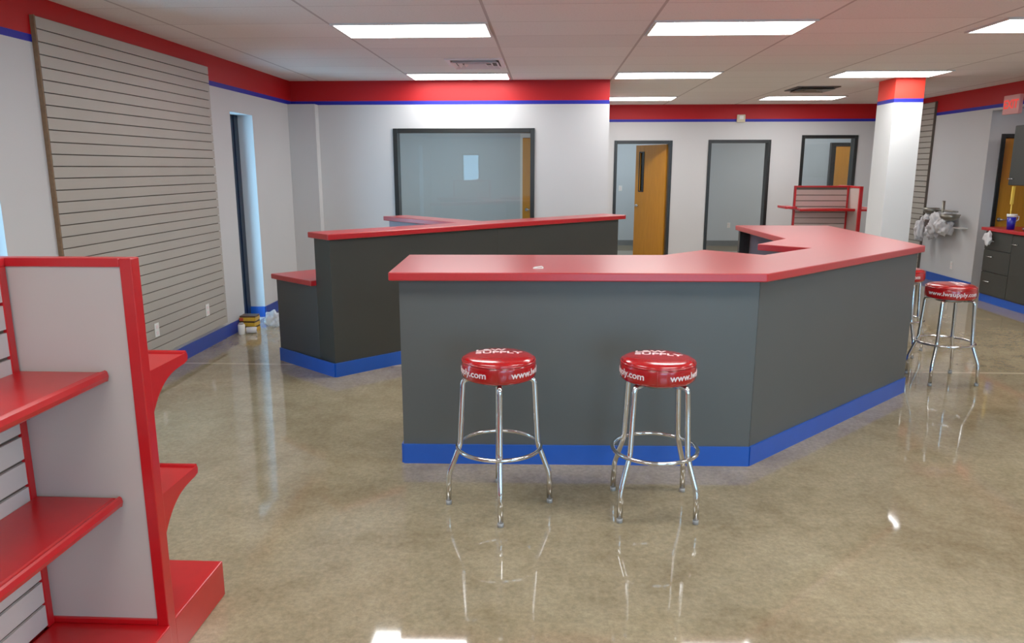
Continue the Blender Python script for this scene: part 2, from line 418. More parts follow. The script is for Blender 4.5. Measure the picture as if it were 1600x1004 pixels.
def door(name, label, hinge, ang, w=0.91, h=2.10, lite=False, handle_z=1.0):
    """leaf runs along local +x from the hinge at its origin"""
    e = empty(name, (hinge[0], hinge[1], 0.012), ang); e['kind'] = 'structure'; tag(e, label, 'door')
    m = MB()
    if lite:
        a, b, lo, hi = w-.25, w-.13, 1.28, 1.98
        wall_with_holes(m, 0, w, -.022, .022, [(a, b, lo, hi)], 0, h)
    else: m.box(0, w, -.022, .022, 0, h)
    m.build('leaf', M['wood'], e, bevel=.003)
    if lite:
        m = MB()
        for s in (-1, 1):
            y0, y1 = (-.03, -.0225) if s < 0 else (.0225, .03)
            m.box(a-.02, a, y0, y1, lo-.02, hi+.02); m.box(b, b+.02, y0, y1, lo-.02, hi+.02); m.box(a, b, y0, y1, lo-.02, lo); m.box(a, b, y0, y1, hi, hi+.02)
        f = m.build('lite_frame', M['black'], e)
        MB().box(a, b, -.003, .003, lo, hi).build('pane', M['dark_glass'], f)
    m = MB()
    for s in (-1, 1):
        m.tube([(w-.07, s*.023, handle_z), (w-.07, s*.065, handle_z)], .012)
        m.tube([(w-.07, s*.06, handle_z), (w-.18, s*.06, handle_z)], .009)
        m.tube([(w-.07, s*.023, handle_z), (w-.07, s*.031, handle_z)], .028, 20)
    m.build('handle', M['chrome'], e)
    return e
door('door_1', 'honey wooden door with narrow lite standing open in the left doorway', (2.14, YF+.17, 0), PI/2+math.radians(30), .90, 2.12, lite=True)
door('door_2', 'honey wooden door closed behind the office window', (.50, 12.965, 0), PI, .93, 2.2)
door('door_3', 'honey wooden door in a black frame at the right edge', (7.06, AY+.06, 0), PI, .84, 2.10)
door('door_4', 'dim wooden door seen through the far window', (7.05, YB-.05, 0), PI, .82, 2.16)
struct(MB().box(6.13, 6.23, YB-.1, YB, 0, 2.25).box(7.07, 7.15, YB-.1, YB, 0, 2.25).box(6.23, 7.07, YB-.1, YB, 2.18, 2.25), 'trim_4', M['frame'])
struct(MB().box(-.47, -.43, 12.97, 13.0, 0, 2.28).box(-.43, .53, 12.97, 13.0, 2.22, 2.28), 'trim_5', M['white'])

# column
CX0, CX1, CY0, CY1 = 4.245, 4.60, 9.7, 10.18
o = struct(MB().box(CX0, CX1, CY0, CY1, 0, ZC), 'wall_column', wall_mat('column_paint', (214, 216, 216), red=(235, 50, 34)), 'square white column with red top and blue stripe', bevel=.004)
struct(MB().box(CX0-.012, CX1+.012, CY0-.012, CY1+.012, 0, BH), 'baseboard_column', M['navy'])

# ------------------------------------------------------------------ ceiling lights and vents
def ceiling_light():
    e = empty('ceiling_light')
    m = MB(); w, d, t = 1.215, .60, .022
    m.box(0, w, 0, t, -.014, 0); m.box(0, w, d-t, d, -.014, 0); m.box(0, t, t, d-t, -.014, 0); m.box(w-t, w, t, d-t, -.014, 0)
    m.build('frame', M['lamp_frame'], e)
    MB().box(t, w-t, t, d-t, -.010, -.003).build('diffuser', M['lamp'], e)
    return e
L0 = ceiling_light(); first = True
cols = {0: GX0+.01, 1: GX0+2*GDX+.01, 2: GX0+4*GDX+.12}
lamps = {
 (0, 0): 'large glowing ceiling panel nearest the left side of the photo', (1, 0): 'largest glowing ceiling panel right of the photo centre', (2, 0): 'glowing ceiling panel cut off by the right edge of the photo',
 (0, 1): 'glowing ceiling panel just before the red band of the office wall', (1, 1): 'glowing ceiling panel in the middle row above the doorways', (2, 1): 'glowing ceiling panel just in front of the column top',
 (1, 2): 'small farthest glowing ceiling panel beside the office wall corner', (2, 2): 'small farthest glowing ceiling panel left of the column'}
for ci in range(3):
    for ri in (-2, -1, 0, 1, 2):
        if (ci, ri) == (0, 2): continue
        e = L0 if first else copy_tree(L0); first = False
        e.location = (cols[ci], GY0+5*GDY*ri, ZC)
        tag(e, lamps.get((ci, ri), 'glowing ceiling panel overhead behind the camera'), 'ceiling light', 'glowing panels set in the tile ceiling')
# dimmer lamps of the rooms behind, and added fill lights
def room_light(x, y, power, col, label, sx=1.2, sy=.6):
    l = bpy.data.lights.new('room_light', 'AREA'); l.shape = 'RECTANGLE'; l.size = sx; l.size_y = sy; l.energy = power; l.color = col
    o = bpy.data.objects.new('room_light', l); COL.objects.link(o); o.location = (x, y, ZC-.03); tag(o, label, 'light')
room_light(1.7, 15.4, 38, (.85, .95, 1), 'lamp of the room behind the left doorway')
room_light(4.6, 15.0, 34, (1, 1, .97), 'lamp of the room behind the middle doorway')
room_light(6.0, 15.9, 16, (1, 1, 1), 'added fill light in the room beyond the far window')  # extra unseen fill, lifts the view through the far window
room_light(6.27, 7.4, 60, (1, 1, 1), 'added fill light for the recess with the wooden door', .25, 1.2)  # unseen fill added to brighten the wall strip beside the recessed door
room_light(-1.6, 11.3, 42, (.82, .95, 1), 'lamp of the office behind the wide window')

def sky_light(name, loc, target, power, sx, sy, label):
    l = bpy.data.lights.new(name, 'AREA'); l.shape = 'RECTANGLE'; l.size = sx; l.size_y = sy; l.energy = power; l.color = (.30, .68, 1.0)
    o = bpy.data.objects.new(name, l); COL.objects.link(o); o.location = loc
    d = Vector(target)-Vector(loc); o.rotation_euler = d.to_track_quat('-Z', 'Y').to_euler(); tag(o, label, 'light')
sky_light('daylight', (-4.15, 7.35, 1.3), (-3.38, 8.4, 1.25), 105, .8, 2.4, 'daylight outside the narrow window by the corner')
sky_light('daylight', (-4.15, 3.3, 1.3), (-3.38, 4.35, 1.25), 105, .8, 2.4, 'daylight outside the narrow window at the left edge')

def vent(x, y, s, label, dark):
    e = empty('ceiling_vent', (x, y, ZC), 0, label, 'air vent')
    h = s/2; m = MB(); t = .05
    m.box(-h, h, -h, -h+t, -.014, 0); m.box(-h, h, h-t, h, -.014, 0); m.box(-h, -h+t, -h+t, h-t, -.014, 0); m.box(h-t, h, -h+t, h-t, -.014, 0)
    m.build('frame', M['vent_white'] if not dark else M['vent_dark'], e, bevel=.002)
    MB().box(-h+t, h-t, -h+t, h-t, -.006, -.001).build('duct_opening', M['vent_dark'], e)
    for k in range(3):
        a = h-t-.035-k*.065
        if a < .05: break
        m = MB()
        for (ux, uy) in ((1, 0), (-1, 0), (0, 1), (0, -1)):
            # blade tilting outward
            px, py = -uy, ux
            P = [Vector((ux*a+px*a*sg, uy*a+py*a*sg, -.008)) for sg in (-1, 1)]
            a2 = a+.03
            Q = [Vector((ux*a2+px*a2*sg, uy*a2+py*a2*sg, -.035)) for sg in (-1, 1)]
            v = [m.bm.verts.new(p) for p in (P[0], P[1], Q[1], Q[0])]
            m.bm.faces.new(v)
        o = m.build('louver', M['vent_white'] if not dark else M['dark_metal'], e)
        sm = o.modifiers.new('thick', 'SOLIDIFY'); sm.thickness = .003
vent(-.76, 8.15, .60, 'square white louvred air diffuser in front of the office wall', False)
vent(3.66, 10.95, .58, 'dark square air vent above the far wall left of the column', True)

# ------------------------------------------------------------------ slatwall panels
def slatwall(name, label, org, w_dir, out_dir, length, z0, z1, thick=.03, n=32, groove=.0075, mats=None):
    """org at floor start; panel runs along w_dir, faces out_dir"""
    e = empty(name, (0, 0, 0), 0, label, 'slatwall')
    o, w, u = Vector(org), Vector(w_dir), Vector(out_dir); Z = Vector((0, 0, 1))
    face, back = mats or (M['slat'], M['groove'])
    b = MB(); b.extrude([(0, z0), (thick*.45, z0), (thick*.45, z1), (0, z1)], o, u, Z, w, length); b.build('backing', back, e)
    p = (z1-z0)/n
    # each slat has an upper lip and a thinner lower edge
    m = MB()
    for i in range(n):
        a, c = z0+i*p, z0+(i+1)*p-groove
        m.extrude([(thick*.45, a), (thick, a), (thick, c), (thick*.8, c), (thick*.8, c-.004), (thick*.45, c-.004)], o, u, Z, w, length)
    m.build('slat_face', face, e)
    return e
e = slatwall('slatwall_panel', 'tall grey slatwall panel covering the left wall before the narrow window', (XL+.001, 4.87, 0), (0, 1, 0), (1, 0, 0), 2.45, .165, 2.672, .032)
m = MB(); m.box(XL+.001, XL+.03, 4.858, 4.87, .165, 2.672); m.build('edge_strip', M['mdf'], e)
e = slatwall('slatwall_panel', 'narrow strip of grey slatwall visible just right of the column', (XR-.001, 12.20, 0), (0, 1, 0), (-1, 0, 0), 1.30, .14, 2.72, .035, n=30, groove=.012)
m = MB(); m.box(XR-.036, XR-.001, 12.185, 12.20, .14, 2.72); m.build('edge_strip', M['groove'], e)

def outlet(x, y, z, n, label, group=None, w=.07, h=.115, rot=0):
    e = empty('wall_outlet', (x, y, z), rot, label, 'outlet', group)
    MB().box(-w/2, w/2, -.006, 0, -h/2, h/2).build('cover_plate', M['white'], e, bevel=.002)
    for s in (-1, 1): MB().box(-.017, .017, -.009, -.006, s*.026-.014, s*.026+.014).build('socket', M['letter'], e, bevel=.002)
    return e
outlet(XL+.034, 5.94, .388, 0, 'white outlet on the slatwall nearer the red gondola', rot=PI/2)
outlet(XL+.034, 6.885, .378, 0, 'white outlet on the slatwall nearer the narrow window', rot=PI/2)
outlet(XR, 11.25, .30, 0, 'small white outlet low on the right wall above the baseboard', rot=-PI/2)
outlet(4.05, YB, .46, 0, 'white outlet low on the wall beyond the middle doorway')
e = empty('light_switch', (1.62, YB, 1.27), 0, 'white switch on the pale wall beyond the left doorway', 'switch')
MB().box(-.04, .04, -.006, 0, -.06, .06).build('cover_plate', M['white'], e, bevel=.002); MB().box(-.015, .015, -.012, -.006, -.03, .03).build('rocker', M['letter'], e)
e = empty('wall_alarm', (3.36, YF, 2.56), 0, 'small beige alarm box on the blue stripe of the far wall', 'alarm')
MB().box(-.07, .07, -.05, 0, -.065, .065).build('housing', M['beige'], e, bevel=.008); MB().box(-.035, .035, -.062, -.05, -.015, .045).build('lens', M['white'], e, bevel=.004)

# ------------------------------------------------------------------ exit sign
e = empty('exit_sign', (XR, 10.22, 2.515), -PI/2, 'red and white EXIT sign high on the right wall', 'sign')
MB().box(-.17, .17, -.05, 0, -.12, .12).build('housing', M['sign'], e, bevel=.006)
me = text_mesh('EXIT', .15, .002, .004); me.transform(Matrix.Rotation(PI/2, 4, 'X')); me.transform(Matrix.Translation((0, -.052, 0)))
me.materials.append(M['exit_red']); o = bpy.data.objects.new('lettering', me); COL.objects.link(o); o.parent = e

# ------------------------------------------------------------------ main counter
ZB, ZT = 1.100, 1.148
def off(p0, p1, d):      # point offset helper: normal to the left of p0->p1
    dx, dy = p1[0]-p0[0], p1[1]-p0[1]; l = math.hypot(dx, dy); return (-dy/l*d, dx/l*d)
A0, A1, A2, A3 = (-.837, 4.13), (1.194, 4.177), (2.793, 5.723), (2.80, 7.62)
top = [(-.885, 4.075), (1.218, 4.12), (2.832, 5.70), (2.835, 7.68), (1.91, 7.68), (1.965, 6.235), (1.61, 5.765), (1.92, 5.50), (1.453, 5.035), (1.116, 5.34), (.78, 5.0), (-.925, 4.94)]
o = MB().prism(top, ZB, ZT).build('countertop', M['red_lam'], bevel=.006)
tag(o, 'long angled red countertop with a zigzag inner edge on the nearest grey counter', 'countertop')
e = empty('service_counter', (0, 0, 0), 0, 'large angled charcoal counter base with blue base strip behind the two front stools', 'counter')
T = .03
def panel(name, p0, p1, mt, z0=.0, z1=ZB, t=T, par=None): return MB().wall(p0, p1, t, z0, z1).build(name, mt, par or e)
def lerp(a, b, t): return (a[0]+(b[0]-a[0])*t, a[1]+(b[1]-a[1])*t)
panel('front_panel', A0, lerp(A0, A1, .20), M['grey_lam'])
panel('front_panel', lerp(A0, A1, .20), lerp(A0, A1, .828), M['grey_lam'])
panel('front_panel', lerp(A0, A1, .828), A1, M['grey_lam'])
panel('diagonal_panel', lerp(A1, A2, .002), lerp(A1, A2, .47), M['grey_lam'])
panel('diagonal_panel', lerp(A1, A2, .47), A2, M['grey_lam'])
panel('side_panel', A2, A3, M['grey_lam'])
panel('end_panel', (-.837, 4.88), (-.837, 4.16), M['grey_lam'])
# pale inner faces
def inner(a, b, d0=.032, t=.012, name='inner_panel', z0=0.0, z1=ZB):
    ox, oy = off(a, b, d0); return MB().wall((a[0]+ox, a[1]+oy), (b[0]+ox, b[1]+oy), t, z0, z1).build(name, M['lavender'], e)
inner((-.80, 4.13), (1.17, 4.176)); inner((1.21, 4.20), (2.76, 5.70)); inner((2.795, 5.78), (2.80, 7.56))
MB().box(2.03, 2.75, 7.575, 7.61, 0, ZB).build('gable_panel', M['lavender'], e)
MB().box(1.93, 2.03, 7.56, 7.62, 0, ZB).build('support_post', M['black'], e, bevel=.003)
# interior shelf under the work side
MB().prism([(-.79, 4.19), (1.17, 4.235), (1.36, 4.42), (1.0, 4.80), (-.79, 4.80)], .52, .545).build('shelf', M['lavender'], e)
MB().box(-.79, -.76, 4.19, 4.80, .0, .52).build('divider', M['lavender'], e)
MB().box(.30, .33, 4.235, 4.80, .0, .52).build('divider', M['lavender'], e)
# blue base strip wraps the outside
def strip(pts, h=.118, t=.012, name='base_strip', mt=None, par=None):
    m = MB()
    for a, b in zip(pts, pts[1:]): m.wall(b, a, t, 0, h)
    return m.build(name, mt or M['blue'], par or e)
strip([(-.837, 4.88), (-.837, 4.13)]); strip([A0, A1]); strip([A1, A2]); strip([A2, A3])
# small thing left on the top
m = MB(); m.box(-.03, .03, -.012, .012, 0, .004); m.tube([(-.025, 0, .006), (.02, .004, .012), (.03, 0, .006)], .003, 8)
o = m.build('plastic_clip', M['white'], bevel=.001); o.location = (-.05, 4.28, ZT); tag(o, 'tiny pale clip lying on the nearest red countertop', 'clip')

# ------------------------------------------------------------------ tall reception counter
D = Vector((.7071, .7071)); N = Vector((-.7071, .7071)); P0 = Vector((-1.757, 5.926))
def q(t, n): v = P0+D*t+N*n; return (v.x, v.y)
LEN = 3.62; HB, HT = 1.150, 1.197
e2 = empty('reception_counter', (0, 0, 0), 0, 'dark charcoal raised reception counter standing diagonally behind the main counter', 'counter')
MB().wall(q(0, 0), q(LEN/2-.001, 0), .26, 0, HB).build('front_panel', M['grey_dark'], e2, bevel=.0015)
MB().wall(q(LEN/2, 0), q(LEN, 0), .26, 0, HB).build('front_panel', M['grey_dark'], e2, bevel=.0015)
C3 = (-2.414, 6.47)
cb = (C3[0]+D.x*LEN, C3[1]+D.y*LEN)
a, b = q(.0, .262), q(LEN, .262)
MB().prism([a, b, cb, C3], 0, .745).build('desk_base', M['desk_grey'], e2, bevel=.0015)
strip([q(LEN, 0), q(0, 0)][::-1], par=e2)
strip([C3, q(0, 0)], par=e2)
o = MB().prism([q(-.035, -.035), q(LEN+.09, -.035), q(LEN+.09, .30), q(1.86, .30), q(1.86, 1.62), q(1.55, 1.62), q(1.55, .30), q(-.035, .30)], HB, HT).build('countertop', M['red_lam'], bevel=.006)
tag(o, 'red raised bar top running along the diagonal reception counter', 'countertop')
lc = (C3[0]-.06, C3[1]+.03)
o = MB().prism([q(-.05, .262), q(1.50, .262), q(1.50, .9), (lc[0]-.0, lc[1]+.0)], .745, .79).build('countertop', M['red_lam'], bevel=.006)
tag(o, 'low red desk top on the step at the left end of the reception counter', 'countertop')
MB().wall(q(1.6, 1.58), q(1.6, .94), .2, 0, HB).build('wing_panel', M['lavender'], e2, bevel=.0015)
MB().wall(q(1.6, .935), q(1.6, .262), .2, .79, HB).build('wing_panel', M['lavender'], e2, bevel=.0015)

# ------------------------------------------------------------------ bar stools
def bend_side(me, R, z, start_ang):
    """wrap text lying in xy (centred) around a cylinder; x runs counter-clockwise seen from above"""
    for v in me.vertices:
        x, y, d = v.co; ang = start_ang+x/R
        v.co = ((R+d)*math.cos(ang), (R+d)*math.sin(ang), z+y)
SR = .188
def dome(r):
    P = [(0, .806), (.06, .805), (.11, .803), (.150, .799), (SR-.014, .791), (SR, .785)]
    for (a, za), (b, zb) in zip(P, P[1:]):
        if r <= b: return za+(zb-za)*(r-a)/(b-a)
    return .78
def make_stool():
    s = empty('bar_stool')
    prof = [(0, .690), (.150, .690), (.176, .692), (.184, .698), (SR-.001, .710), (SR, .735), (SR-.001, .762), (SR-.003, .772), (SR-.009, .778), (SR-.007, .782), (SR-.014, .791), (.150, .799), (.11, .803), (.06, .805), (0, .806)]
    seat = MB().lathe(prof, 64).build('seat', M['vinyl'], s)
    ring = MB().tube([((SR-.004)*math.cos(2*PI*k/64), (SR-.004)*math.sin(2*PI*k/64), .779) for k in range(64)], .0035, 8, closed=True).build('piping', M['vinyl'], seat)
    m = MB(); m.tube([(0, -SR-.0008, .695), (0, -SR-.0015, .735), (0, -SR-.0008, .775)], .0018, 6); m.build('seam', M['vinyl'], seat)
    # lettering on top and round the side (two runs of the web address)
    for body_, tx, ty in (('L&W', -.042, .088), ('SUPPLY', .0, .030)):
     me = text_mesh(body_, .056, .0012, .0012)
     for v in me.vertices:
        x, y = v.co.x*1.28+tx, v.co.y*1.0+ty
        r = math.hypot(x, y); zz = dome(r)+.0012
        v.co = (x, y, zz+v.co.z)
     me.materials.append(M['letter']); o = bpy.data.objects.new('top_lettering', me); COL.objects.link(o); o.parent = seat
    for k, a in enumerate((-PI/2+1.40, -PI/2-1.40)):
        me = text_mesh('www.lwsupply.com', .046, .0012, .0006)
        wdt = max(v.co.x for v in me.vertices)-min(v.co.x for v in me.vertices); f = (2.15*SR)/wdt
        for v in me.vertices: v.co.x *= f
        bend_side(me, SR+.0010, .738, a)
        me.materials.append(M['letter']); o = bpy.data.objects.new('side_lettering', me); COL.objects.link(o); o.parent = seat
    MB().lathe([(0, .664), (.10, .664), (.105, .672), (.105, .690), (0, .690)], 40).build('swivel_plate', M['dark_metal'], s)
    def arc(pts, n=5):   # soften corners of a polyline given as (r,z)
        out = [pts[0]]
        for i in range(1, len(pts)-1):
            a, b, c = Vector(pts[i-1]), Vector(pts[i]), Vector(pts[i+1])
            k = min(  .026, (a-b).length*.45, (c-b).length*.45); p = b+(a-b).normalized()*k; r_ = b+(c-b).normalized()*k
            for j in range(n+1):
                t = j/n; out.append(tuple(p*(1-t)**2+b*2*t*(1-t)+r_*t*t))
        out.append(pts[-1]); return out
    path = arc([(.05, .676), (.180, .676), (.199, .33), (.260, .165), (.264, .02)])
    for k in range(4):
        a = -PI/2+k*PI/2; ca, sa = math.cos(a), math.sin(a)
        leg = MB().tube([(r*ca, r*sa, z) for r, z in path], .0142).build('leg', M['chrome'], s)
        MB().tube([(.264*ca, .264*sa, .0), (.264*ca, .264*sa  , .022)], .0150).build('foot_cap', M['rubber'], leg)
    MB().tube([(.214*math.cos(2*PI*k/56), .214*math.sin(2*PI*k/56), .322) for k in range(56)], .0105, 10, closed=True).build('foot_ring', M['chrome'], s)
    return s
S0 = make_stool()
spots = [(-.237, 3.61, 5, 'red seated chrome bar stool at the left of the front pair'),
         (.558, 3.61, 45, 'red seated chrome bar stool at the right of the front pair, nearer the counter corner'),
         (3.270, 6.10, 47, 'red and chrome bar stool fully visible right of the counter end'),
         (3.33, 7.06, 8, 'red and chrome bar stool mostly hidden behind the counter end')]
for i, (x, y, r, lb) in enumerate(spots):
    s = S0 if i == 0 else copy_tree(S0)
    s.location = (x, y, 0); s.rotation_euler = (0, 0, math.radians(r)); tag(s, lb, 'bar stool', 'red and chrome bar stools around the main counter')
# the lettering faces the camera whatever way the legs are turned: seats swivel
for o in list(bpy.data.objects):
    if o.name.startswith('seat') and o.parent and o.parent.name.startswith('bar_stool'):
        px, py = o.parent.location.x, o.parent.location.y
        tw = {0: 0, 1: 0, 2: -1.25, 3: -1.6}[min(range(4), key=lambda i: abs(spots[i][0]-px)+abs(spots[i][1]-py))]
        o.rotation_euler = (0, 0, math.atan2(py, px)-PI/2-o.parent.rotation_euler.z+tw)

# ------------------------------------------------------------------ gondola shelving
def shelf_mesh(L, depth, flip=False):
    """tray along local x 0..L, back at y=0, front at y=-depth, top surface z=0"""
    t = depth; prof = [(0, 0), (0, -.028), (-(t-.02), -.028), (-(t-.004), -.034), (-t-.008, -.026), (-t-.012, -.012), (-t-.008, .004), (-t-.001, .008), (-t+.006, .004), (-t+.012, -.004), (-t+.02, -.003), (-t+.026, 0)]
    return MB().extrude(prof, (0, 0, 0), (0, 1, 0), (0, 0, 1), (1, 0, 0), L)
def bracket_mesh(depth, x, t=.003, drop=.13):
    n = 12; prof = [(0, -.004), (0, -.03-drop)]
    for k in range(n+1):
        u = k/n; prof.append((-.012-(depth-.03)*u, -.036-.012*(1-u)-(drop-.012)*(1-u)**3.2))
    prof += [(-depth-.006, -.030), (-depth-.010, -.012), (-depth-.004, .0)]
    prof[0] = (0, .0)
    return MB().extrude(prof, (x, 0, 0), (0, 1, 0), (0, 0, 1), (1, 0, 0), t)

def add_shelf(par, L, depth, loc, rz, mt=None, brackets=True):
    sh = shelf_mesh(L, depth).build('shelf', mt or M['red_metal'], par); sh.location = loc; sh.rotation_euler = (0, 0, rz)
    for x in ((-.003, L) if brackets else ()): bracket_mesh(depth, x).build('bracket', mt or M['red_metal'], sh)
    return sh

def make_gondola(name, label, loc, rz, spine_len, H=1.44, deckH=.15, half=.435, slat=None, red=None, panel_m=None, shelves=(1.056, .612), end_shelves=(1.05, .61), both=False, spine_sh=(.30,.30)):
    """local frame: spine runs along -y from the cross panel at y=0; end cap faces +y"""
    red = red or M['red_metal']; slat = slat or M['panel_slat']; panel_m = panel_m or M['panel']
    g = empty(name, loc, rz, label, 'shelving')
    # base decks
    m = MB(); m.box(-half, half, .04, .435, 0, deckH); m.build('base_deck', red, g, bevel=.004)
    m = MB(); m.box(.02, half+.005, -spine_len, .0, 0, deckH); m.build('base_deck', red, g, bevel=.004)
    m = MB(); m.box(-half-.005, -.02, -spine_len, .0, 0, deckH); m.build('base_deck', red, g, bevel=.004)
    # cross panel with frame
    MB().box(-half+.038, half-.038, .004, .036, deckH, H-.028).build('end_panel', panel_m, g)
    m = MB()
    m.box(half-.04, half, -.004, .044, 0.001, H); m.box(-half, -half+.04, -.004, .044, .001, H)
    m.box(-half+.04, half-.04, -.004, .044, H-.028, H); m.box(-half+.04, half-.04, -.004, .044, deckH, deckH+.022)
    m.build('end_frame', red, g, bevel=.003)
    # spine of slat panels
    n = 14; p = (H-.06-deckH)/n; m = MB(); m.box(-.010, .010, -spine_len, -.004, deckH, H-.02); m.build('spine_core', M['groove'], g)
    m = MB()
    for i in range(n):
        a, c = deckH+.01+i*p, deckH+.01+(i+1)*p-.012
        m.box(.010, .020, -spine_len+.03, -.03, a, c); m.box(-.020, -.010, -spine_len+.03, -.03, a, c)
    m.build('slat_face', slat, g)
    m = MB(); m.box(-.024, .024, -spine_len, -.004, H-.026, H); m.build('top_rail', red, g, bevel=.003)
    for y in (-.034, -spine_len): MB().box(-.024, .024, y, y+.03, deckH, H-.026).build('upright', red, g, bevel=.003)
    k = max(1, round(spine_len/.9)); seg = (spine_len-.03)/k
    for z in shelves:
        for j in range(k):
            add_shelf(g, seg-.006, spine_sh[0], (.024, -.004-j*seg, z), -PI/2+0, red).rotation_euler = (0, 0, 0)
    return g
# shelves are placed explicitly (orientation differs per side)
def gondola(name, label, loc, rz, spine_len, H, shelves, end_shelves, half=.435, sd=.305, ed=.36, slat=None, other_side=True, br=True):
    g = make_gondola(name, label, loc, rz, spine_len, H, half=half, shelves=(), slat=slat)
    k = max(1, round(spine_len/.9)); seg = (spine_len-.006)/k
    for z in shelves:
        for j in range(k):
            # +x side: local shelf x axis along +y, back at spine -> rotate so -y(depth) points +x
            add_shelf(g, seg-.006, sd, (.024, -.006-(j+1)*seg+.003, z), PI/2, brackets=br)
            if other_side: add_shelf(g, seg-.006, sd, (-.024, -.006-j*seg-.003, z), -PI/2, brackets=br)
    for z in end_shelves:
        add_shelf(g, 2*half-.04, ed, (half-.02, .045, z), PI, brackets=br)
    return g
gondola('gondola_shelving', 'red gondola shelving unit with grey end panel in the near left corner', (-1.745, 2.275, 0), 0, 1.84, 1.44, (1.068, .628), (1.052, .608), sd=.288, ed=.28)
g = gondola('gondola_shelving', 'small red gondola with slatted back standing below the far window', (4.70, 12.0, 0), -PI/2, .84, 1.444, (1.10, .62), (1.10, .62), slat=M['pink_slat'], sd=.30, ed=.30, br=False)
# end shelf on its free end (local -y end)
add_shelf(g, .40, .17, (-.20, -.84, 1.125), 0, brackets=False)

# ------------------------------------------------------------------ cabinets at the right
e3 = empty('base_cabinet', (0, 0, 0), 0, 'charcoal base cabinet with drawers at the right edge', 'cabinet')
X0, Yc0, Yc1 = 5.72, 7.6, 9.98
MB().box(X0, 6.40, Yc0, Yc1, .10, .925).build('carcass', M['grey_dark'], e3)
MB().box(X0+.0, 6.40, Yc0, Yc1, .0, .10).build('base_strip', M['blue'], e3)
def pull(par, x, y, z, w=.11):
    MB().tube([(x, y-w/2, z), (x-.028, y-w/2+.008, z), (x-.028, y+w/2-.008, z), (x, y+w/2, z)], .005, 8).build('handle', M['chrome'], par)
for (za, zb) in ((.69, .915), (.405, .68), (.115, .395)):
    d = MB().box(X0-.018, X0-.001, 9.40, 9.965, za, zb).build('drawer', M['grey_dark'], e3, bevel=.002)
    pull(d, X0-.018, 9.80, {.69: .80, .405: .60, .115: .28}[za])
for k in range(4):
    y1 = 9.39-k*.45
    d = MB().box(X0-.018, X0-.001, y1-.44, y1, .115, .915).build('door', M['grey_dark'], e3, bevel=.002)
    pull(d, X0-.018, y1-.07, .80, .1)
o = MB().box(X0-.05, 6.40, Yc0, Yc1+.05, .925, .965).build('countertop', M['red_lam'], bevel=.005); tag(o, 'narrow red countertop on the charcoal cabinet at the right edge', 'countertop')
e4 = empty('wall_cabinet', (0, 0, 0), 0, 'charcoal upper cabinet cut by the right edge of the photo', 'cabinet')
MB().box(5.90, 6.415, 7.6, 9.95, 1.50, 2.24).build('carcass', M['grey_dark'], e4, bevel=.002)
for k in range(4):
    d = MB().box(5.882, 5.899, 9.94-.46*(k+1)+.005, 9.94-.46*k, 1.505, 2.235).build('door', M['grey_dark'], e4, bevel=.002); pull(d, 5.882, 9.94-.46*k-.06, 1.58, .1)

# things on and hanging from that counter
e = empty('plastic_cup', (5.78, 9.6, .965), 0, 'blue cup with white rim standing on the right edge counter', 'cup')
MB().lathe([(0, 0), (.042, 0), (.052, .16), (.048, .16), (.040, .006), (0, .006)], 28).build('body', M['cup'], e)
MB().lathe([(.048, .155), (.056, .155), (.057, .190), (.050, .19)], 28).build('rim', M['white'], e)
MB().tube([(.05, 0, .165), (.085, 0, .16), (.085, 0, .12), (.05, 0, .10)], .006, 8).build('handle', M['white'], e)
e = empty('brush', (5.765, 9.6, .975), 0, 'yellow stick standing upright in the blue cup', 'brush')
MB().tube([(0, 0, 0), (-.01, 0, .32)], .007, 10).build('handle', M['stick'], e)
MB().box(-.026, .006, -.012, .012, .30, .52).build('blade', M['stick'], e, bevel=.004)
e = empty('tray', (5.88, 9.30, .965), 0, 'dark flat tray with silver rim beside the blue cup', 'tray')
MB().lathe([(0, 0), (.10, 0), (.125, .028), (.120, .028), (.097, .005), (0, .005)], 32).build('body', M['black'], e)
MB().tube([(.124*math.cos(2*PI*k/32), .124*math.sin(2*PI*k/32), .029) for k in range(32)], .005, 8, closed=True).build('rim', M['chrome'], e)
# crumpled white cloth on the top drawer handle
def blob(name, mt, loc, scale, seed, par=None, rough=.25, sub=3):
    bm = bmesh.new(); bmesh.ops.create_icosphere(bm, subdivisions=sub, radius=1); rnd = random.Random(seed)
    from mathutils import noise as nz
    off_ = Vector((seed*3.1, seed*1.7, seed))
    for v in bm.verts:
        n = nz.noise(v.co*1.6+off_)+.6*nz.noise(v.co*3.7+off_)
        v.co *= 1+rough*n
        v.co = Vector((v.co.x*scale[0], v.co.y*scale[1], v.co.z*scale[2]))
    me = bpy.data.meshes.new(name); bm.to_mesh(me); bm.free(); me.materials.append(mt)
    for p in me.polygons: p.use_smooth = True
    o = bpy.data.objects.new(name, me); COL.objects.link(o); o.location = loc
    if par: o.parent = par
    return o
o = blob('cloth_bundle', M['wrap'], (X0-.084, 9.80, .84), (.03, .075, .075), 3, rough=.7); tag(o, 'crumpled white cloth hanging on the top drawer handle at the right edge', 'cloth')

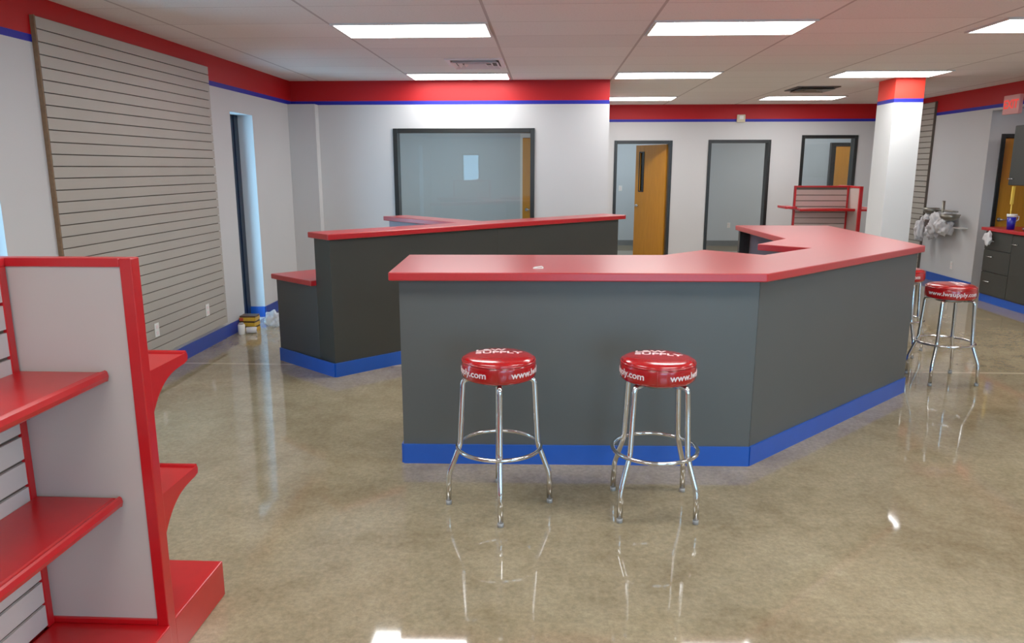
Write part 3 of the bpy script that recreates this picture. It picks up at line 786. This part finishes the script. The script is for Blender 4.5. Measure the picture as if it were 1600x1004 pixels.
# ------------------------------------------------------------------ wrapped fixture on the right wall
e = empty('wall_fixture', (XR, 11.38, 0), 0, 'grey and white eyewash style plumbing fixture mounted on the right wall', 'plumbing fixture')
MB().tube([(-.14, .02, .80), (-.14, .02, 1.24)], .022, 12).build('riser_pipe', M['dark_metal'], e)
MB().tube([(-.14, -.38, 1.10), (-.14, .45, 1.10)], .013, 10).build('cross_bar', M['dark_metal'], e)
MB().tube([(0, .02, .95), (-.14, .02, .95)], .02, 12).build('wall_pipe', M['white'], e)
for (x, y, z, s_) in ((-.20, -.30, .96, 1.0), (-.16, .33, 1.02, .85)):
    b = MB().lathe([(0, 0), (.05, .005), (.12*s_, .05), (.14*s_, .10), (.13*s_, .10), (.11*s_, .055), (.045, .014), (0, .012)], 28).build('bowl', M['dark_metal'], e); b.location = (x, y, z)
for k, (x, y, z, sc) in enumerate(((-.16, .12, .90, (.10, .14, .15)), (-.15, -.08, .86, (.09, .12, .13)), (-.12, .36, .95, (.09, .12, .09)), (-.20, .52, .78, (.08, .07, .15)), (-.10, -.02, 1.0, (.08, .13, .08)), (-.14, .28, .76, (.08, .10, .10)))):
    blob('wrapping', M['wrap'], (x, y, z), sc, k+11, e, .55, 4)
MB().box(-.12, 0, -.44, -.26, .86, .875).build('bracket', M['white'], e, bevel=.003)
MB().box(-.19, -.07, .46, .60, .88, .98).build('valve_box', M['vent_dark'], e, bevel=.01)
MB().box(-.25, -.16, .19, .31, .84, .95).build('valve_box', M['vent_dark'], e, bevel=.01)

# ------------------------------------------------------------------ clutter under the narrow window
bx = [(.0, 'bottom yellow carton of the small stack by the narrow window'), (.057, 'middle yellow carton of the small stack by the narrow window'), (.114, 'top yellow carton with red end, in the stack by the narrow window')]
for k, (z, lb) in enumerate(bx):
    e = empty('small_carton', (-3.198+.003*k, 7.70, z), math.radians(-8+5*k), lb, 'carton', 'yellow cartons stacked by the narrow window')
    MB().box(-.085, .085, -.07, .07, .0, .038).build('body', M['yellow'], e, bevel=.002)
    MB().box(-.083, .083, -.068, .068, .038, .056).build('dark_lid', M['dark_band'], e, bevel=.001)
    if k: MB().box(-.087, -.045, -.072, -.0705, .003, .035).build('red_mark', M['red_tip'], e)
e = empty('white_canister', (-3.205, 7.50, 0), 0, 'small white canister in front of the yellow cartons', 'canister')
MB().lathe([(0, 0), (.034, 0), (.036, .004), (.036, .10), (.030, .108), (0, .108)], 28).build('body', M['white'], e)
MB().lathe([(0, .108), (.026, .108), (.026, .122), (0, .124)], 24).build('lid', M['rubber'], e)
e = empty('paper_roll', (-3.12, 7.545, .034), 0, 'small pale roll lying between canister and yellow cartons', 'roll')
m = MB().tube([(-.05, -.01, 0), (.05, .02, 0)], .034, 20); m.build('roll', M['wrap'], e)
MB().tube([(.0501, .0202, 0), (.052, .0206, 0)], .012, 14).build('core', M['mdf'], e)
o = blob('plastic_bag', M['bag'], (-3.0, 7.90, .085), (.085, .085, .085), 31, rough=.5, sub=4); tag(o, 'crumpled clear plastic bag right of the yellow cartons', 'bag')

# ------------------------------------------------------------------ sky, camera
w = bpy.data.worlds.new('sky'); SC.world = w; w.use_nodes = True
nt = w.node_tree; bg = nt.nodes['Background']; bg.inputs['Color'].default_value = (.38, .70, 1.0, 1); bg.inputs['Strength'].default_value = 9.0

cam = bpy.data.cameras.new('camera'); co = bpy.data.objects.new('camera', cam); COL.objects.link(co)
cam.sensor_width = 36; cam.sensor_fit = 'HORIZONTAL'; cam.lens = 1160/1600*36; cam.clip_start = .05
co.location = (0, 0, 1.72); co.rotation_euler = (math.radians(90-11.7), 0, math.radians(2.7))
SC.camera = co
SC.view_settings.view_transform = 'Standard'; SC.view_settings.look = 'None'; SC.view_settings.exposure = -0.38; SC.view_settings.gamma = 1.18
SC.cycles.use_denoising = True; SC.cycles.max_bounces = 10; SC.cycles.diffuse_bounces = 5; SC.cycles.glossy_bounces = 4
SC.cycles.transparent_max_bounces = 12; SC.cycles.sample_clamp_indirect = 6.0; SC.cycles.caustics_reflective = False
